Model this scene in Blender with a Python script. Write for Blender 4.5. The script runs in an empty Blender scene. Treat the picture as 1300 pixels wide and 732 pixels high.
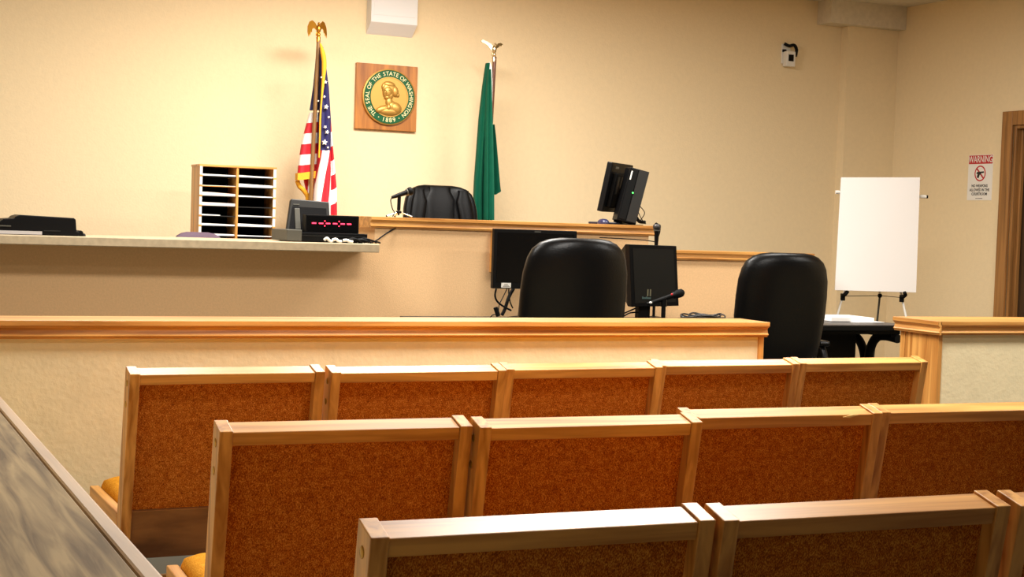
import bpy, bmesh, math, random
from mathutils import Vector, Matrix, Euler
random.seed(7)
S = bpy.context.scene
COL = S.collection
PI = math.pi
rad = math.radians

# ------------------------------------------------------------------ camera
F, YAW, PIT, ROL = 1898.8, 0.4332, 0.0445, 0.0332
EYE = Vector((0, 0, 1.30))
fw = Vector((math.sin(YAW)*math.cos(PIT), math.cos(YAW)*math.cos(PIT), -math.sin(PIT)))
r0 = Vector((math.cos(YAW), -math.sin(YAW), 0))
u0 = r0.cross(fw)
cr = math.cos(ROL)*r0 + math.sin(ROL)*u0
cu = math.cos(ROL)*u0 - math.sin(ROL)*r0
cam = bpy.data.cameras.new('camera')
cam.sensor_width = 36
cam.lens = F/1300*36
cam.clip_start = 0.02
co = bpy.data.objects.new('camera', cam)
M = Matrix((cr, cu, -fw)).transposed().to_4x4()
M.translation = EYE
co.matrix_world = M
COL.objects.link(co)
S.camera = co

def at(a, b, x=None, y=None, z=None):
    """survey helper: where the sight line through a photo pixel meets a real plane"""
    d = fw + cr*((a-650)/F) - cu*((b-366)/F)
    if x is not None: t = x/d.x
    elif y is not None: t = y/d.y
    else: t = (z-EYE.z)/d.z
    return EYE + d*t

# ------------------------------------------------------------------ materials
MATS = {}
def newmat(name):
    m = bpy.data.materials.new(name); m.use_nodes = True
    nt = m.node_tree
    return m, nt, nt.nodes['Principled BSDF']
def srgb(r, g, b):
    f = lambda c: ((c/255+0.055)/1.055)**2.4 if c > 10 else c/255/12.92
    return (f(r), f(g), f(b), 1)
def plain(name, col, rough=0.5, metal=0, var=0.0, scale=60, bump=0.0, bscale=200, spec=0.5, emit=None, es=1, coat=0):
    if name in MATS: return MATS[name]
    m, nt, b = newmat(name)
    b.inputs['Base Color'].default_value = col
    b.inputs['Roughness'].default_value = rough
    b.inputs['Metallic'].default_value = metal
    b.inputs['Specular IOR Level'].default_value = spec
    b.inputs['Coat Weight'].default_value = coat
    tc = nt.nodes.new('ShaderNodeTexCoord')
    if var > 0:
        n = nt.nodes.new('ShaderNodeTexNoise'); n.inputs['Scale'].default_value = scale; n.inputs['Detail'].default_value = 4
        nt.links.new(tc.outputs['Object'], n.inputs['Vector'])
        rp = nt.nodes.new('ShaderNodeValToRGB')
        rp.color_ramp.elements[0].position = 0.3; rp.color_ramp.elements[1].position = 0.7
        rp.color_ramp.elements[0].color = tuple(c*(1-var) for c in col[:3])+(1,)
        rp.color_ramp.elements[1].color = tuple(min(1, c*(1+var)) for c in col[:3])+(1,)
        nt.links.new(n.outputs['Fac'], rp.inputs['Fac'])
        nt.links.new(rp.outputs['Color'], b.inputs['Base Color'])
    if bump > 0:
        n2 = nt.nodes.new('ShaderNodeTexNoise'); n2.inputs['Scale'].default_value = bscale; n2.inputs['Detail'].default_value = 3
        nt.links.new(tc.outputs['Object'], n2.inputs['Vector'])
        bp = nt.nodes.new('ShaderNodeBump'); bp.inputs['Strength'].default_value = bump; bp.inputs['Distance'].default_value = 0.004
        nt.links.new(n2.outputs['Fac'], bp.inputs['Height'])
        nt.links.new(bp.outputs['Normal'], b.inputs['Normal'])
    if emit:
        b.inputs['Emission Color'].default_value = emit
        b.inputs['Emission Strength'].default_value = es
    MATS[name] = m
    return m
def wood(name, axis, dark, light, rough=0.36, along=1.6, across=38, coat=0.0):
    if name in MATS: return MATS[name]
    m, nt, b = newmat(name)
    tc = nt.nodes.new('ShaderNodeTexCoord'); oi = nt.nodes.new('ShaderNodeObjectInfo')
    mp = nt.nodes.new('ShaderNodeMapping')
    sc = [across]*3; sc['xyz'.index(axis)] = along
    mp.inputs['Scale'].default_value = sc
    mul = nt.nodes.new('ShaderNodeMath'); mul.operation = 'MULTIPLY'; mul.inputs[1].default_value = 37
    nt.links.new(oi.outputs['Random'], mul.inputs[0])
    nt.links.new(mul.outputs[0], mp.inputs['Location'])
    nt.links.new(tc.outputs['Object'], mp.inputs['Vector'])
    n = nt.nodes.new('ShaderNodeTexNoise'); n.inputs['Scale'].default_value = 1; n.inputs['Detail'].default_value = 5
    n.inputs['Distortion'].default_value = 0.6
    nt.links.new(mp.outputs['Vector'], n.inputs['Vector'])
    rp = nt.nodes.new('ShaderNodeValToRGB')
    rp.color_ramp.elements[0].position = 0.32; rp.color_ramp.elements[1].position = 0.62
    rp.color_ramp.elements[0].color = dark; rp.color_ramp.elements[1].color = light
    nt.links.new(n.outputs['Fac'], rp.inputs['Fac'])
    nt.links.new(rp.outputs['Color'], b.inputs['Base Color'])
    b.inputs['Roughness'].default_value = rough
    b.inputs['Coat Weight'].default_value = coat; b.inputs['Coat Roughness'].default_value = 0.25
    MATS[name] = m
    return m
def weave(name, c1, c2, c3, fine=420, rough=0.95):
    m, nt, b = newmat(name)
    tc = nt.nodes.new('ShaderNodeTexCoord')
    mp = nt.nodes.new('ShaderNodeMapping'); mp.inputs['Scale'].default_value = (fine, fine, fine*0.55)
    nt.links.new(tc.outputs['Object'], mp.inputs['Vector'])
    n = nt.nodes.new('ShaderNodeTexNoise'); n.inputs['Scale'].default_value = 1; n.inputs['Detail'].default_value = 2
    nt.links.new(mp.outputs['Vector'], n.inputs['Vector'])
    n2 = nt.nodes.new('ShaderNodeTexNoise'); n2.inputs['Scale'].default_value = 75; n2.inputs['Detail'].default_value = 3
    nt.links.new(tc.outputs['Object'], n2.inputs['Vector'])
    ad = nt.nodes.new('ShaderNodeMath'); ad.operation = 'ADD'
    s2 = nt.nodes.new('ShaderNodeMath'); s2.operation = 'MULTIPLY'; s2.inputs[1].default_value = 0.30
    nt.links.new(n2.outputs['Fac'], s2.inputs[0])
    nt.links.new(n.outputs['Fac'], ad.inputs[0]); nt.links.new(s2.outputs[0], ad.inputs[1])
    rp = nt.nodes.new('ShaderNodeValToRGB')
    rp.color_ramp.elements[0].position = 0.46; rp.color_ramp.elements[0].color = c1
    rp.color_ramp.elements[1].position = 0.86; rp.color_ramp.elements[1].color = c3
    e = rp.color_ramp.elements.new(0.65); e.color = c2
    nt.links.new(ad.outputs[0], rp.inputs['Fac'])
    nt.links.new(rp.outputs['Color'], b.inputs['Base Color'])
    b.inputs['Roughness'].default_value = rough
    b.inputs['Specular IOR Level'].default_value = 0.1
    bp = nt.nodes.new('ShaderNodeBump'); bp.inputs['Strength'].default_value = 0.5; bp.inputs['Distance'].default_value = 0.002
    nt.links.new(n.outputs['Fac'], bp.inputs['Height']); nt.links.new(bp.outputs['Normal'], b.inputs['Normal'])
    MATS[name] = m
    return m

OD, OL = srgb(166, 106, 44), srgb(222, 164, 88)
oak_x = wood('oak_x', 'x', OD, OL)
oak_y = wood('oak_y', 'y', OD, OL)
oak_z = wood('oak_z', 'z', OD, OL)
walnut_z = wood('walnut_z', 'z', srgb(136, 80, 26), srgb(186, 120, 48), across=18)
panel_oak = wood('panel_oak', 'x', srgb(96, 62, 34), srgb(150, 104, 60), along=3, across=16)
veneer_dim = wood('veneer_dim_y', 'y', srgb(116, 94, 60), srgb(188, 162, 116), rough=0.75, along=3.5, across=60, coat=0)  # same oak, its colour greyed to carry the dim, cool light on the aisle rail
nosing = wood('nosing_y', 'y', srgb(160, 124, 80), srgb(198, 160, 110), rough=0.45, coat=0)
door_wood = wood('door_wood', 'z', srgb(120, 80, 40), srgb(165, 115, 62))
dark_door = wood('dark_door', 'z', srgb(58, 40, 24), srgb(80, 58, 36))
pole_wood = wood('pole_wood', 'z', srgb(110, 78, 40), srgb(140, 102, 56))
pole_dark = wood('pole_dark', 'z', srgb(80, 44, 26), srgb(112, 64, 38))
wallp = plain('wall_paint', srgb(231, 210, 171), 0.85, var=0.02, scale=30, bump=0.35, bscale=70, spec=0.25)
railp = plain('rail_paint', srgb(226, 211, 172), 0.8, var=0.04, scale=12, bump=0.4, bscale=55, spec=0.25)
benchp = plain('bench_vinyl', srgb(226, 186, 138), 0.7, var=0.05, scale=90, bump=0.3, bscale=160, spec=0.3)
ceilp = plain('ceiling_tile', srgb(215, 205, 185), 0.9, var=0.06, scale=30)
carpet = plain('carpet', srgb(78, 76, 70), 0.95, var=0.25, scale=220)
vinylb = plain('vinyl_base', srgb(150, 150, 138), 0.5)
rust = weave('rust_fabric', srgb(120, 58, 14), srgb(184, 100, 28), srgb(228, 160, 68), fine=520)
gold_fab = weave('gold_fabric', srgb(190, 120, 20), srgb(222, 152, 36), srgb(238, 180, 70))
lamin = plain('laminate', srgb(176, 158, 128), 0.45, var=0.12, scale=30)
leather = plain('black_leather', srgb(5, 5, 6), 0.36, bump=0.2, bscale=140, spec=0.18)
blackp = plain('black_plastic', srgb(8, 8, 9), 0.42, spec=0.14)
blackm = plain('black_matte', srgb(7, 7, 7), 0.7, spec=0.15)
greyp = plain('grey_plastic', srgb(78, 76, 68), 0.5, spec=.3)
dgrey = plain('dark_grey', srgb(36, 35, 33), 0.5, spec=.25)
screen = plain('screen_glass', srgb(7, 7, 8), 0.25, spec=0.15)
white = plain('white_board', srgb(212, 207, 203), 0.6)
whitep = plain('white_plastic', srgb(225, 222, 214), 0.5, var=0.03, scale=200)
paper = plain('paper', srgb(240, 238, 236), 0.8)
pinkpaper = plain('pink_paper', srgb(236, 212, 200), 0.8)
chrome = plain('chrome', srgb(215, 215, 215), 0.2, metal=1)
steel = plain('steel', srgb(190, 190, 186), 0.3, metal=1)
goldm = plain('gold_metal', srgb(212, 156, 60), 0.34, metal=1)
goldp = plain('gold_paint', srgb(196, 154, 78), 0.42, metal=0.6)
silverm = plain('silver_metal', srgb(214, 200, 168), 0.28, metal=1)
greenp = plain('green_enamel', srgb(2, 82, 44), 0.4, spec=.3)
letterp = plain('cream_letter', srgb(240, 226, 170), 0.5)
red_led = plain('red_led', srgb(255, 40, 70), 0.5, emit=(1, 0.03, 0.08, 1), es=3.5)
green_led = plain('green_led', srgb(70, 255, 90), 0.5, emit=(0.1, 1, 0.15, 1), es=2)
signw = plain('sign_white', srgb(232, 228, 220), 0.5)
signr = plain('sign_red', srgb(186, 24, 34), 0.5)
ink = plain('ink', srgb(20, 18, 18), 0.6)
fringe_m = plain('gold_fringe', srgb(228, 164, 30), 0.75, bump=0.6, bscale=300)
green_cloth = plain('green_cloth', srgb(0, 78, 56), 0.7, spec=.2, var=0.08, scale=20, bump=0.2, bscale=400)
white_cloth = plain('white_cloth', srgb(240, 238, 236), 0.8)
purple_fab = plain('purple_fabric', srgb(92, 74, 88), 0.9, var=0.1, scale=200)
pastel = plain('pastel_mark', srgb(120, 130, 120), 0.6)
bolt_m = plain('brass_bolt', srgb(170, 134, 60), 0.35, metal=0.7)
table_top_m = plain('table_laminate', srgb(64, 62, 63), 0.35)

# flag cloth: stripes follow the cloth's own UV map
def flag_cloth():
    m, nt, b = newmat('stars_stripes_cloth')
    uv = nt.nodes.new('ShaderNodeUVMap'); uv.uv_map = 'UVMap'
    sp = nt.nodes.new('ShaderNodeSeparateXYZ'); nt.links.new(uv.outputs['UV'], sp.inputs['Vector'])
    md = nt.nodes.new('ShaderNodeMath'); md.operation = 'MODULO'; md.inputs[1].default_value = 2
    nt.links.new(sp.outputs['Y'], md.inputs[0])
    gt = nt.nodes.new('ShaderNodeMath'); gt.operation = 'GREATER_THAN'; gt.inputs[1].default_value = 1
    nt.links.new(md.outputs[0], gt.inputs[0])
    mx = nt.nodes.new('ShaderNodeMix'); mx.data_type = 'RGBA'
    mx.inputs[6].default_value = srgb(242, 236, 234); mx.inputs[7].default_value = srgb(196, 22, 40)
    nt.links.new(gt.outputs[0], mx.inputs[0])
    lt = nt.nodes.new('ShaderNodeMath'); lt.operation = 'LESS_THAN'; lt.inputs[1].default_value = 0
    nt.links.new(sp.outputs['Y'], lt.inputs[0])
    mx2 = nt.nodes.new('ShaderNodeMix'); mx2.data_type = 'RGBA'
    mx2.inputs[7].default_value = srgb(28, 26, 84)
    nt.links.new(lt.outputs[0], mx2.inputs[0]); nt.links.new(mx.outputs[2], mx2.inputs[6])
    nt.links.new(mx2.outputs[2], b.inputs['Base Color'])
    b.inputs['Roughness'].default_value = 0.7
    return m
flagm = flag_cloth()

# ------------------------------------------------------------------ mesh builder
def link_mesh(name, bm, mat, parent=None, smooth=None, bev=0):
    me = bpy.data.meshes.new(name)
    bmesh.ops.recalc_face_normals(bm, faces=bm.faces)
    bm.to_mesh(me); bm.free()
    for m in (mat if isinstance(mat, (list, tuple)) else [mat]): me.materials.append(m)
    if smooth is not None:
        for p in me.polygons: p.use_smooth = True
        me.set_sharp_from_angle(angle=rad(smooth))
    o = bpy.data.objects.new(name, me); COL.objects.link(o)
    if bev:
        md = o.modifiers.new('bevel', 'BEVEL'); md.width = bev; md.segments = 2; md.limit_method = 'ANGLE'; md.angle_limit = rad(35)
    if parent: o.parent = parent
    return o
class MB:
    def __init__(s, off=(0, 0, 0)): s.bm = bmesh.new(); s.off = Vector(off)
    def v(s, p): return s.bm.verts.new(Vector(p)-s.off)
    def hexa(s, pts):
        vs = [s.v(p) for p in pts]
        for f in ((0,1,2,3),(7,6,5,4),(0,4,5,1),(1,5,6,2),(2,6,7,3),(3,7,4,0)): s.bm.faces.new([vs[i] for i in f])
        return s
    def box(s, x0, x1, y0, y1, z0, z1, M=None):
        p = [Vector(q) for q in ((x0,y0,z0),(x1,y0,z0),(x1,y1,z0),(x0,y1,z0),(x0,y0,z1),(x1,y0,z1),(x1,y1,z1),(x0,y1,z1))]
        if M: p = [M @ q for q in p]
        return s.hexa(p)
    def prism(s, poly, fn, a0, a1):
        """poly: 2D outline; fn(u,v,a)->xyz"""
        A = [s.v(fn(u, v, a0)) for u, v in poly]; B = [s.v(fn(u, v, a1)) for u, v in poly]
        n = len(poly)
        s.bm.faces.new(A[::-1]); s.bm.faces.new(B)
        for i in range(n): s.bm.faces.new((A[i], A[(i+1) % n], B[(i+1) % n], B[i]))
        return s
    def loft(s, rings, closed=True, cap=True):
        R = [[s.v(p) for p in r] for r in rings]; n = len(R[0])
        for a, b in zip(R, R[1:]):
            for i in range(n if closed else n-1): s.bm.faces.new((a[i], a[(i+1) % n], b[(i+1) % n], b[i]))
        if cap and closed: s.bm.faces.new(R[0][::-1]); s.bm.faces.new(R[-1])
        return R
    def tube(s, pts, r, n=8):
        pts = [Vector(p) for p in pts]; rs = r if isinstance(r, (list, tuple)) else [r]*len(pts)
        rings = []; ref = None
        for i, p in enumerate(pts):
            t = (pts[min(i+1, len(pts)-1)]-pts[max(i-1, 0)]).normalized()
            if ref is None: ref = t.orthogonal().normalized()
            ref = (ref - t*ref.dot(t)); ref = ref.normalized() if ref.length > 1e-6 else t.orthogonal().normalized()
            q = t.cross(ref)
            rings.append([p+rs[i]*(math.cos(2*PI*k/n)*ref+math.sin(2*PI*k/n)*q) for k in range(n)])
        s.loft(rings); return s
    def lathe(s, prof, M=None, n=24):
        M = M or Matrix()
        s.loft([[M @ Vector((max(r, 1e-4)*math.cos(2*PI*k/n), max(r, 1e-4)*math.sin(2*PI*k/n), z)) for k in range(n)] for r, z in prof]); return s
    def ball(s, c, r, n=14, M=None):
        r = r if isinstance(r, (tuple, list)) else (r, r, r); M = M or Matrix()
        rings = []
        for i in range(n//2+1):
            a = -PI/2+PI*i/(n//2); cc = max(math.cos(a), 1e-3)
            rings.append([Vector(c)+(M @ Vector((r[0]*cc*math.cos(2*PI*k/n), r[1]*cc*math.sin(2*PI*k/n), r[2]*math.sin(a)))) for k in range(n)])
        s.loft(rings); return s
    def build(s, name, mat, parent=None, smooth=None, bev=0): return link_mesh(name, s.bm, mat, parent, smooth, bev)

def tag(o, label=None, cat=None, group=None, kind=None):
    if label: o['label'] = label
    if cat: o['category'] = cat
    if group: o['group'] = group
    if kind: o['kind'] = kind
    return o
def thing(name, label, cat, loc=(0, 0, 0), rz=0, group=None):
    o = bpy.data.objects.new(name, None); o.empty_display_size = 0.1
    o.location = loc; o.rotation_euler = (0, 0, rz); COL.objects.link(o)
    return tag(o, label, cat, group)
def struct(o): o['kind'] = 'structure'; return o
def spline(pts, n=8):
    pts = [Vector(p) for p in pts]; out = []
    P = [pts[0]*2-pts[1]]+pts+[pts[-1]*2-pts[-2]]
    for i in range(1, len(P)-2):
        for k in range(n):
            t = k/n
            out.append(0.5*((2*P[i])+(-P[i-1]+P[i+1])*t+(2*P[i-1]-5*P[i]+4*P[i+1]-P[i+2])*t*t+(-P[i-1]+3*P[i]-3*P[i+1]+P[i+2])*t**3))
    out.append(pts[-1]); return out

# ------------------------------------------------------------------ room
XR, YB, CH = 8.0, 10.0, 3.15
struct(MB().box(-3, XR+.1, -3, YB+.1, -.1, 0).build('floor', carpet))
struct(MB().box(-3, XR+.1, -3, YB+.1, CH, CH+.1).build('ceiling', ceilp))
struct(MB().box(-3.1, XR+.1, YB, YB+.1, 0, CH).build('wall_back', wallp))
struct(MB().box(-3.1, -3, -3, YB, 0, CH).build('wall_left', wallp))
DY0, DY1, DZ = 7.72, 8.55, 2.14          # door opening on the right wall
w = MB(); w.box(XR, XR+.1, DY1, YB, 0, CH); w.box(XR, XR+.1, -3, DY0, 0, CH); w.box(XR, XR+.1, DY0, DY1, DZ, CH)
struct(w.build('wall_right', wallp))
struct(MB().box(7.494, XR, 9.912, YB, 0, 2.97).build('wall_pilaster', wallp))
struct(MB().box(7.25, XR, 9.82, YB, 2.965, CH).build('trim_1', ceilp))
# door: casing, stepped jamb and dark leaf
d = bpy.data.objects.new('door_1', None); d.location = (XR, (DY0+DY1)/2, 0); COL.objects.link(d); struct(d)
def offp(o): return o.location
c = MB(offp(d))
for y0, y1, z0, z1 in ((DY1-.005, DY1+.10, 0, DZ+.1), (DY0-.10, DY0+.005, 0, DZ+.1), (DY0+.005, DY1-.005, DZ-.005, DZ+.1)):
    c.box(XR-.022, XR, y0, y1, z0, z1)
c.build('door_casing', door_wood, d, bev=.004)
c = MB(offp(d))
c.box(XR, XR+.13, DY1-.03, DY1-.005, 0, DZ-.005); c.box(XR, XR+.13, DY0+.005, DY0+.03, 0, DZ-.005); c.box(XR, XR+.13, DY0+.03, DY1-.03, DZ-.03, DZ-.005)
c.box(XR+.045, XR+.075, DY1-.05, DY1-.03, 0, DZ-.03); c.box(XR+.045, XR+.075, DY0+.03, DY0+.05, 0, DZ-.03)
c.build('door_jamb', door_wood, d, bev=.003)
c = MB(offp(d)); c.box(XR+.08, XR+.125, DY0+.03, DY1-.03, .01, DZ-.03); c.build('door_leaf', dark_door, d)
c = MB(offp(d)); c.lathe([(.0, 0), (.024, .0), (.026, .02), (.012, .03), (.012, .05), (.028, .06), (.028, .085), (.0, .095)], Matrix.Translation((XR+.08, DY0+.11, 1.0)) @ Matrix.Rotation(-PI/2, 4, 'Y')); c.build('door_knob', steel, d, smooth=40)
struct(MB().box(2.86, 5.85, 8.16, YB, 0, .30).build('floor_dais', carpet))
struct(MB().box(-3, 7.494, YB-.012, YB, 0, .10).build('baseboard_back', vinylb))
struct(MB().box(XR-.012, XR, 8.66, 9.912, 0, .10).build('baseboard_right', vinylb))

# ------------------------------------------------------------------ rails and bench
def cap_profile(d, h, lip=.012):
    """side view of a moulded oak cap: (depth from front, height from top)"""
    return [(0, 0), (d, 0), (d, -h), (lip*1.1, -h), (lip*1.1, -h*.90), (lip*.5, -h*.86), (lip*.5, -h*.80), (lip*.9, -h*.76), (lip*1.3, -h*.52), (lip*1.0, -h*.40), (lip*.5, -h*.37), (lip*.5, -h*.33), (0, -h*.28)]
def railing(label, x0, x1, y, depth, end, top=.936, h=.06):
    t = thing('gallery_rail', label, 'railing', ((x0+x1)/2, y+depth/2, 0))
    pr = cap_profile(depth, h)
    # mitred end return: profile runs along x, closed by the end block
    back = [(depth-a, b) for a, b in pr[3:]]
    poly = pr[:2]+[(depth, -h*.28)]+back[::-1][1:] + pr[3:]
    poly = [(0, 0), (depth, 0)]+[(depth-a, b) for a, b in pr[3:][::-1]]+[(a, b) for a, b in pr[3:]]
    MB(t.location).prism(poly, lambda u, v, a: (a, y+u, top+v), x0, x1).build('rail_cap', oak_x, t, bev=.002)
    px0, px1 = x0, x1
    if end == 'right': px1 = x1-.035
    if end == 'left': px0 = x0+.035
    MB(t.location).box(px0, px1, y+.03, y+depth-.03, 0, top-h).build('panel', railp, t)
    MB(t.location).box(px0, px1, y+.022, y+.03, .0, .15).build('base_strip', vinylb, t)
    if end == 'right': MB(t.location).box(px1, px1+.026, y+.024, y+depth-.024, 0, top-h).build('end_post', oak_z, t, bev=.002)
    if end == 'left':
        MB(t.location).box(px0-.022, px0, y+.024, y+depth-.06, 0, top-h).build('end_post', oak_z, t, bev=.002)
        MB(t.location).box(px0-.022, px0, y+depth-.055, y+depth-.024, 0, top-h).build('end_stile', oak_z, t, bev=.002)
        pe = [(0, 0), (.02, 0), (.02, -h)]+[(a*.8, b) for a, b in pr[3:]]
        MB(t.location).prism([(a, b) for a, b in pe], lambda u, v, a: (x0-.014+u, a, top+v), y, y+depth).build('cap_end', oak_y, t, bev=.002)
    return t
railing('long cream half wall with moulded oak cap in front of the first row of chairs', .36, 3.42, 4.945, .215, 'right')
railing('short cream half wall with oak cap and oak end post right of the gate gap', 4.345, 7.99, 5.02, .30, 'left')
# left foreground rail, runs away from the camera along the aisle
t = thing('aisle_rail', 'wide oak rail top, greyed as in dim light, running along the aisle at lower left', 'railing', (.16, 2.2, 0))
MB(t.location).box(.0, .289, -.6, 5.16, .890, .936).build('rail_top', veneer_dim, t, bev=.0015)
MB(t.location).box(.2915, .314, -.6, 4.94, .886, .936).build('edge_strip', nosing, t, bev=.004)
MB(t.location).box(.05, .264, -.6, 4.94, 0, .889).build('panel', railp, t)

BY = 8.05                                             # bench front face
BX0, BX1, BZ = 2.832, 4.692, 1.304
t = thing('judge_bench', 'tall beige judge bench with moulded oak ledge across the front', 'bench', (3.76, BY+.2, 0))
b = MB(t.location)
b.box(BX0+.02, BX1-.05, BY, BY+.08, 0, BZ-.063); b.box(BX0+.02, BX0+.10, BY+.08, BY+1.0, 0, BZ-.063); b.box(BX1-.13, BX1-.05, BY+.08, BY+.9, 0, BZ-.063)
b.build('panel', benchp, t)
pr = cap_profile(.46, .063)
MB(t.location).prism(pr, lambda u, v, a: (a, BY-.03+u, BZ+v), BX0-.012, BX1).build('ledge', oak_x, t, bev=.002)
MB(t.location).prism([(0, 0), (.3, 0), (.3, -.063)]+pr[3:], lambda u, v, a: (BX0-.013+u, a, BZ+v), BY+.431, BY+1.0).build('side_ledge', oak_y, t, bev=.002)
MB(t.location).box(BX0+.3, BX1-.14, BY+.44, BY+.9, BZ-.26, BZ-.22).build('desk_surface', oak_x, t)
# framed panel on the bench front, behind the monitor
t = thing('name_board', 'thin wooden framed board on the bench front behind the dark monitor', 'board', (3.86, BY-.02, 1.02))
f = MB(t.location)
f.box(3.572, 3.597, BY-.028, BY, 1.0, 1.235); f.box(4.06, 4.085, BY-.028, BY, 1.0, 1.235); f.box(3.597, 4.06, BY-.028, BY, 1.0, 1.025)
f.build('frame', oak_z, t, bev=.002)
MB(t.location).box(3.597, 4.06, BY-.012, BY, 1.025, 1.235).build('board', walnut_z, t)
# clerk counter on the left
t = thing('clerk_counter', 'beige laminate counter on a tan front wall left of the judge bench', 'counter', (1.5, 7.95, 0))
MB(t.location).box(.2, 2.777, 7.75, 8.40, 1.107, 1.153).build('countertop', lamin, t, bev=.004)
MB(t.location).box(.2, BX0+.0199, BY, BY+.08, 0, 1.107).build('panel', benchp, t)
# witness stand wall on the right
t = thing('witness_stand', 'low beige panel wall with oak cap right of the judge bench', 'stand', (5.3, BY+.1, 0))
MB(t.location).box(BX1-.05, 5.84, BY+.001, BY+.10, 0, 1.10).build('panel', benchp, t)
MB(t.location).prism(cap_profile(.16, .058), lambda u, v, a: (a, BY-.03+u, 1.157+v), BX1-.05, 5.873).build('cap', oak_x, t, bev=.002)

# ------------------------------------------------------------------ gallery chairs
CW, PW, CT = .5565, .0285, .851
REC, CAPT = math.tan(rad(10.5)), math.tan(rad(14.9))
def rear_y(z): return (CT-z)*REC                       # rear face of the post leans toward the viewer
def make_chair():
    t = thing('courtroom_chair', 'x', 'chair')
    # origin = floor below the near-left top corner
    Lc = .062
    def post(x0):
        prof = [(0, CT), (Lc, CT+Lc*CAPT), (rear_y(.5)+.062, .5), (rear_y(.46)+.07, .44), (rear_y(.3)+.055, .30), (.10, 0), (.058, 0), (rear_y(.3)-.0, .30)]
        return MB().prism(prof, lambda u, v, a: (a, u, v), x0, x0+PW)
    for x0, sx in ((0, 0), (CW-PW, CW)):
        p = post(x0).build('post', oak_z, t, bev=.0018)
        out = -1 if x0 == 0 else 1
        for z, dy in ((CT-.028, .034), (CT-.088, .034)):
            yy = rear_y(z)+dy
            Mx = Matrix.Translation((sx, yy, z)) @ Matrix.Rotation(out*PI/2, 4, 'Y')
            MB().lathe([(.0095, -.004), (.0095, .0008), (.007, .0022), (0, .0026)], Mx, 14).build('bolt_cap', bolt_m, p, smooth=40)
    a, bq = PW, CW-PW
    # top rail sits a few millimetres below the post tops
    def py(z, d): return rear_y(z)+d
    zt = CT-.003
    MB().prism([(py(zt, .004), zt), (py(zt, .004)+.055, zt+.055*CAPT), (py(zt-.028, .06), zt-.020), (py(zt-.028, .004), zt-.0285)],
               lambda u, v, k: (k, u, v), a, bq).build('top_rail', oak_x, t, bev=.0018)
    MB().prism([(py(.835, .030), .835), (py(.835, .052), .835), (py(.44, .052), .44), (py(.44, .030), .44)],
               lambda u, v, k: (k, u, v), a, bq).build('back_panel', rust, t)
    MB().prism([(py(.46, .008), .458), (py(.46, .05), .458), (py(.318, .045), .318), (py(.318, .006), .318)],
               lambda u, v, k: (k, u, v), a, bq).build('lower_rail', panel_oak, t, bev=.002)
    # front padding of the backrest
    rings = []
    for k in range(9):
        z = .50+.33*k/8; bulge = .030*math.sin(PI*k/8)**.6
        rings.append([(a+.01, py(z, .053), z), (bq-.01, py(z, .053), z), (bq-.014, py(z, .056)+bulge*.7, z), ((a+bq)/2, py(z, .058)+bulge, z), (a+.014, py(z, .056)+bulge*.7, z)])
    m = MB(); m.loft(rings); m.build('back_cushion', gold_fab, t, smooth=50)
    # seat frame, cushion, front legs
    sy0, sy1 = py(.43, .07), .58
    s = MB(); s.box(0, PW, sy0, sy1, .375, .445); s.box(bq, CW, sy0, sy1, .375, .445); s.box(PW, bq, sy1-.03, sy1, .375, .44); s.box(PW, bq, sy0, sy0+.03, .375, .42)
    s.build('seat_frame', oak_y, t, bev=.003)
    rings = []
    for z, ins in ((.40, .004), (.445, .002), (.462, .008), (.474, .03), (.479, .07)):
        x0, x1, y0, y1 = PW+ins, bq-ins, sy0+.002+ins*.4, sy1+.012-ins; r = .035
        ring = []
        for cx, cy, a0 in ((x1-r, y1-r, 0), (x0+r, y1-r, 90), (x0+r, y0+r, 180), (x1-r, y0+r, 270)):
            for q in range(5): ring.append((cx+r*math.cos(rad(a0+q*22.5)), cy+r*math.sin(rad(a0+q*22.5)), z))
        rings.append(ring)
    m = MB(); m.loft(rings); m.build('seat_cushion', gold_fab, t, smooth=60)
    for x0 in (0, bq): MB().box(x0, x0+PW, sy1-.06, sy1-.005, 0, .375).build('leg', oak_z, t, bev=.003)
    MB().box(PW, bq, sy1-.045, sy1-.02, .12, .16).build('stretcher', oak_x, t, bev=.002)
    return t
def dup(root):
    r = root.copy(); COL.objects.link(r)
    for ch in list(root.children):
        c = ch.copy(); COL.objects.link(c); c.parent = r
        for g in ch.children:
            dd = g.copy(); COL.objects.link(dd); dd.parent = c
    return r
proto = make_chair()
ROWS = {
 'first': [(0.766, 4.1137, 4.1203), (1.333, 4.0927, 4.0993), (1.899, 4.1247, 4.1313), (2.465, 4.1747, 4.1813), (3.034, 4.1977, 4.2043)],
 'middle': [(0.744, 3.0100, 2.9900), (1.305, 2.9630, 2.9430), (1.872, 3.0225, 3.0025), (2.434, 3.0150, 2.9950)],
 'last': [(0.703, 1.9636, 1.9424), (1.267, 1.9326, 1.9114), (1.838, 1.9036, 1.8824)]}
RN = {'first': 'the row beside the cream rail', 'middle': 'the middle row', 'last': 'the row nearest the viewer'}
LB = {'first': ['oak chair at the left aisle end of the row beside the cream half wall',
                'second oak chair from the left in the row beside the cream half wall',
                'middle of the five oak chairs in the row beside the cream half wall',
                'fourth oak chair from the left in the row beside the cream half wall',
                'oak chair at the right end of the front row, nearest the gate post'],
      'middle': ['oak chair with bolt caps at the left aisle end of the middle row',
                 'second oak chair in the middle row, standing slightly behind its right neighbour',
                 'third oak chair from the left in the middle row, with a chipped top rail',
                 'oak chair at the far right of the middle row, cut by the picture edge'],
      'last': ['large nearest oak chair at lower centre with brass bolt caps on its left post',
               'nearest-row oak chair at lower right between two others, in shadow',
               'nearest-row oak chair at the bottom right corner, mostly out of the picture']}
first = True
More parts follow.
